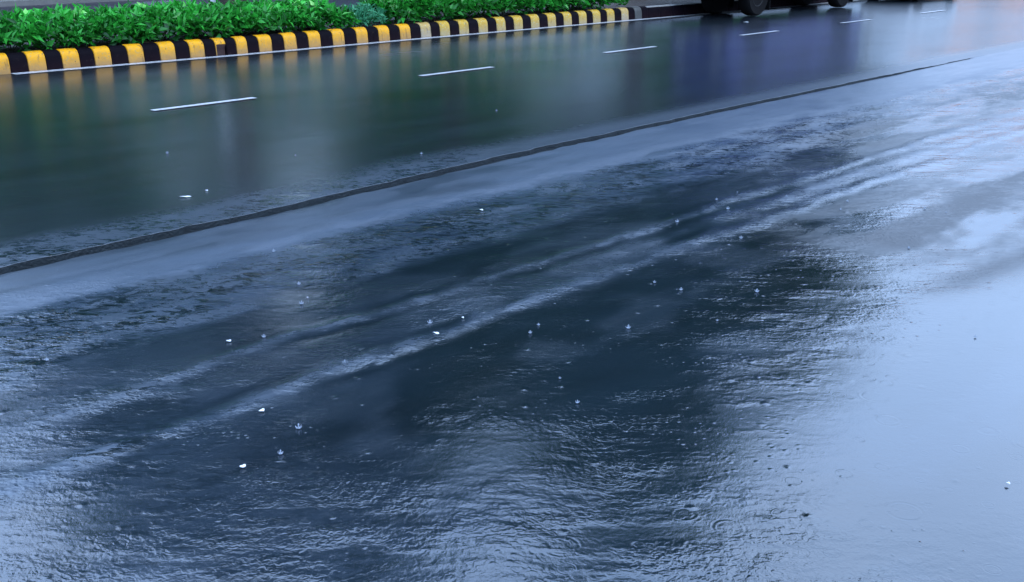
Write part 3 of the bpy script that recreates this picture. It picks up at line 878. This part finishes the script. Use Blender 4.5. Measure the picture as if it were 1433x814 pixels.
def blue_van(x0, y0):
    """front towards -X; near side at local y=0; about 7.2 x 1.7 x 2.6"""
    root = empty('van', (x0, y0, 0))
    tag(root, 'blue van with black tyres on the wet far lane, only its wheels in the frame', 'van')
    Lb, Wb = 7.2, 1.72
    wf, wr_ = 1.35, 5.95
    r = .50
    body = arch_profile([(Lb, .58), (Lb, 2.35), (Lb - .12, 2.6), (1.0, 2.62), (.75, 2.5), (.28, 1.55), (.02, 1.25), (0, .58)], (wf, wr_), .60, .58)
    b = MB().prism(body, 0, Wb).build('body', M['blue'], root, bevel=.03)
    MB().box(.15, Lb - .1, .12, Wb - .12, .50, .80).build('underbody', M['under'], root)
    MB().box(-.09, .10, .02, Wb - .02, .50, .78, .03).build('bumper', M['trim'], root)
    MB().box(Lb - .06, Lb + .10, .02, Wb - .02, .50, .74, .03).build('bumper', M['trim'], root)
    for yy_ in (.006, Wb - .006):
        s_ = -1 if yy_ < 1 else 1
        ya, yb = (yy_ - .012, yy_ - .009 + .001) if s_ < 0 else (yy_ + .008, yy_ + .012)
        d_ = MB().prism([(.55, 1.5), (.92, 2.28), (1.75, 2.28), (1.75, 1.5)], ya, yb).build('window', M['glass'], root)
        for a in (1.95, 3.25, 4.55, 5.85):
            MB().box(a, a + 1.15, ya, yb, 1.5, 2.28).build('window', M['glass'], root)
        MB().box(.6, 1.8, ya, yb, .78, .83).build('door_moulding', M['trim'], root)
        MB().box(1.55, 1.72, ya - .02 * (s_ < 0), yb + .02 * (s_ > 0), 1.25, 1.29).build('door_handle', M['trim'], root)
        m_ = MB().box(.42, .60, (ya - .26) if s_ < 0 else yb, ya if s_ < 0 else (yb + .26), 1.55, 1.85, .03).build('wing_mirror', M['trim'], root)
    # windscreen on the sloping nose
    a0, a1 = Vector((.28, 0, 1.55)), Vector((.75, 0, 2.5))
    nrm = Vector((-(a1.z - a0.z), 0, a1.x - a0.x)).normalized() * .012
    q = [a0.lerp(a1, .08), a0.lerp(a1, .92)]
    vs = [(p_.x + nrm.x * k, y_, p_.z + nrm.z * k) for k in (.3, 1) for p_ in q for y_ in (.12, Wb - .12)]
    link_mesh('windscreen', vs, [(0, 1, 3, 2), (4, 6, 7, 5), (0, 2, 6, 4), (1, 5, 7, 3), (0, 4, 5, 1), (2, 3, 7, 6)], M['glass'], root)
    for yy_ in (.16, Wb - .46):
        MB().box(-.02, .05, yy_, yy_ + .3, .78, 1.0, .02).build('headlight', M['lamp'], root)
        MB().box(Lb - .02, Lb + .02, yy_ + .05, yy_ + .2, .8, 1.15).build('tail_light', M['red'], root)
    MB().box(Lb + .003, Lb + .02, .3, Wb - .3, 1.45, 2.2).build('rear_window', M['glass'], root)
    for wx in (wf, wr_):
        for side in (-1, 1):
            wheel(root, wx, .16 if side < 0 else Wb - .42, r, .34, side)
            ym = .02 if side < 0 else Wb - .60
            MB().box(wx + .60, wx + .63, ym, ym + .40, .13, .62, .004).build('mud_flap', M['rubber'], root)
    return root
VAN = blue_van(23.6, 15.0)

def car(x0, y0):
    root = empty('car', (x0, y0, 0))
    tag(root, 'silver hatchback following the blue van, one tyre at the top edge', 'car')
    Wb = 1.62; wf, wr_ = .68, 3.1; r = .29
    body = arch_profile([(3.7, .25), (3.74, .9), (3.62, 1.0), (0.12, .92), (0, .7), (0.02, .25)], (wf, wr_), .35, .25)
    b = MB().prism(body, 0, Wb).build('body', M['silver'], root, bevel=.04)
    cab = MB().prism([(.85, .96), (1.55, 1.46), (3.25, 1.5), (3.62, .99)], .08, Wb - .08).build('cabin', M['silver'], root, bevel=.05)
    for s_ in (-1, 1):
        ya, yb = (.064, .077) if s_ < 0 else (Wb - .077, Wb - .064)
        MB().prism([(1.15, 1.02), (1.62, 1.39), (2.25, 1.41), (2.25, 1.02)], ya, yb).build('window', M['glass'], root)
        MB().prism([(2.33, 1.02), (2.33, 1.41), (3.15, 1.42), (3.35, 1.04)], ya, yb).build('window', M['glass'], root)
    MB().box(.1, 3.6, .12, Wb - .12, .17, .5).build('underbody', M['under'], root)
    for yy_ in (.1, Wb - .4):
        MB().box(-.015, .1, yy_, yy_ + .3, .62, .78, .02).build('headlight', M['lamp'], root)
        MB().box(3.7, 3.76, yy_ + .05, yy_ + .2, .65, .85, .01).build('tail_light', M['red'], root)
    for wx in (wf, wr_):
        for side in (-1, 1):
            wheel(root, wx, .10 if side < 0 else Wb - .10, r, .19, side)
    return root
CAR = car(33.2, 14.65)

# ------------------------------------------------------------------ white flecks and raindrop splashes
def fleck(x, y, z, ln, wd, rz, label, seed):
    ln *= .65; wd *= .5
    rs = np.random.RandomState(seed)
    n = 12; vs = []
    for zz_, k in ((0.0, 1.0), (0.0015, .92), (0.0025, .6)):
        for i in range(n):
            a = 2 * PI * i / n
            r = k * (1 + 0.22 * math.sin(2 * a + seed) + 0.12 * rs.randn() * (zz_ == 0))
            vs.append((math.cos(a) * ln / 2 * r, math.sin(a) * wd / 2 * r, zz_ + 0.003 * math.sin(a * 2)))
    fs = [tuple(range(n))[::-1], tuple(range(2 * n, 3 * n))]
    for l in range(2):
        fs += [(l * n + i, l * n + (i + 1) % n, (l + 1) * n + (i + 1) % n, (l + 1) * n + i) for i in range(n)]
    o = link_mesh('petal', vs, fs, M['foam'], smooth=True, loc=(x, y, z))
    o.rotation_euler = (0, 0, rz)
    return tag(o, label, 'white fleck', 'white flecks on the wet asphalt')
CR = HEAD - PI / 2
fleck(4.36, 7.83, 0.002, 0.12, 0.055, CR, 'elongated white fleck on the far lane just above the left part of the joint', 1)
fleck(4.60, 7.90, 0.002, 0.035, 0.03, CR, 'small white fleck right of the elongated one above the joint', 2)
zf = SH_Z + 0.010
fleck(3.66, 4.05, zf, 0.056, 0.034, CR - .35, 'bright white fleck near the centre of the dark wet shoulder', 3)
fleck(3.93, 4.12, zf, 0.026, 0.022, CR, 'small bluish white fleck just above right of the bright central one', 4)
fleck(2.82, 4.76, zf, 0.05, 0.028, CR + .1, 'white fleck on the left edge of the dark wheel track', 5)
fleck(2.44, 3.89, zf, 0.046, 0.04, CR + .5, 'tilted white fleck in the lower left, above the round one', 6)
fleck(2.08, 3.49, zf, 0.034, 0.05, CR, 'round white fleck, lowest one in the left half', 7)
fleck(4.08, 1.18, zf, 0.022, 0.024, CR, 'tiny white fleck in the bright smooth water at the right edge', 8)
fleck(23.1, 14.2, 0.003, 0.17, 0.30, CR, 'round white fleck just below the front tyre of the blue van', 9)
fleck(5.75, 5.8, zf, 0.05, 0.04, CR, 'small white fleck just below the pale strip beside the joint', 10)

def splash_mesh(seed):
    rs = np.random.RandomState(seed)
    b = MB()
    n = 7
    b.lathe([(0.010, 0.0), (0.0125, 0.004), (0.010, 0.006), (0.006, 0.003)], (0, 0, 0), 'Z', 12)
    for i in range(n):
        a = 2 * PI * i / n + rs.rand() * .4
        c = Vector((math.cos(a) * 0.012, math.sin(a) * 0.012, 0.004)); e = c + Vector((math.cos(a) * .006, math.sin(a) * .006, .008 + .010 * rs.rand()))
        b.tube([c, e], [0.0022, 0.0015], 5)
    b.tube([(0, 0, 0), (0, 0, .012), (0, 0, .022 + .008 * rs.rand()), (0, 0, .034)], [0.005, 0.003, 0.0045, 0.001], 7)
    return b
sp = [splash_mesh(k).build('raindrop_splash', M['drop'], smooth=True) for k in range(4)]
rs = np.random.RandomState(77)
SPL = [(6.89, 7.77), (6.0, 8.6), (9.3, 9.1), (5.2, 9.6)]
while len(SPL) < 36:
    s_, t_ = 1.6 + rs.rand() * 6.6, 1.6 + rs.rand() * 4.8
    # mostly in the still dark water
    if rs.rand() < (1.0 if (3.0 < t_ < 5.3 and s_ > 2) else 0.25): SPL.append((s_, t_))
for i, (x, y) in enumerate(SPL):
    if i < 4: o = sp[i]
    else:
        o = sp[i % 4].copy(); col.objects.link(o)
    o.location = (x, y, -0.003 if y > 7.2 else SH_Z + .003)
    k = 0.3 + 0.4 * rs.rand()
    o.scale = (k * 1.2, k * 1.2, k); o.rotation_euler = (0, 0, rs.rand() * 6)
    if y > 7.2:
        tag(o, 'small raindrop splash on the wet far lane above the joint', 'splash', 'raindrop splashes on the far lane')
    else:
        tag(o, 'tiny raindrop splash standing on the wet near shoulder below the dark joint', 'splash', 'raindrop splashes on the shoulder')
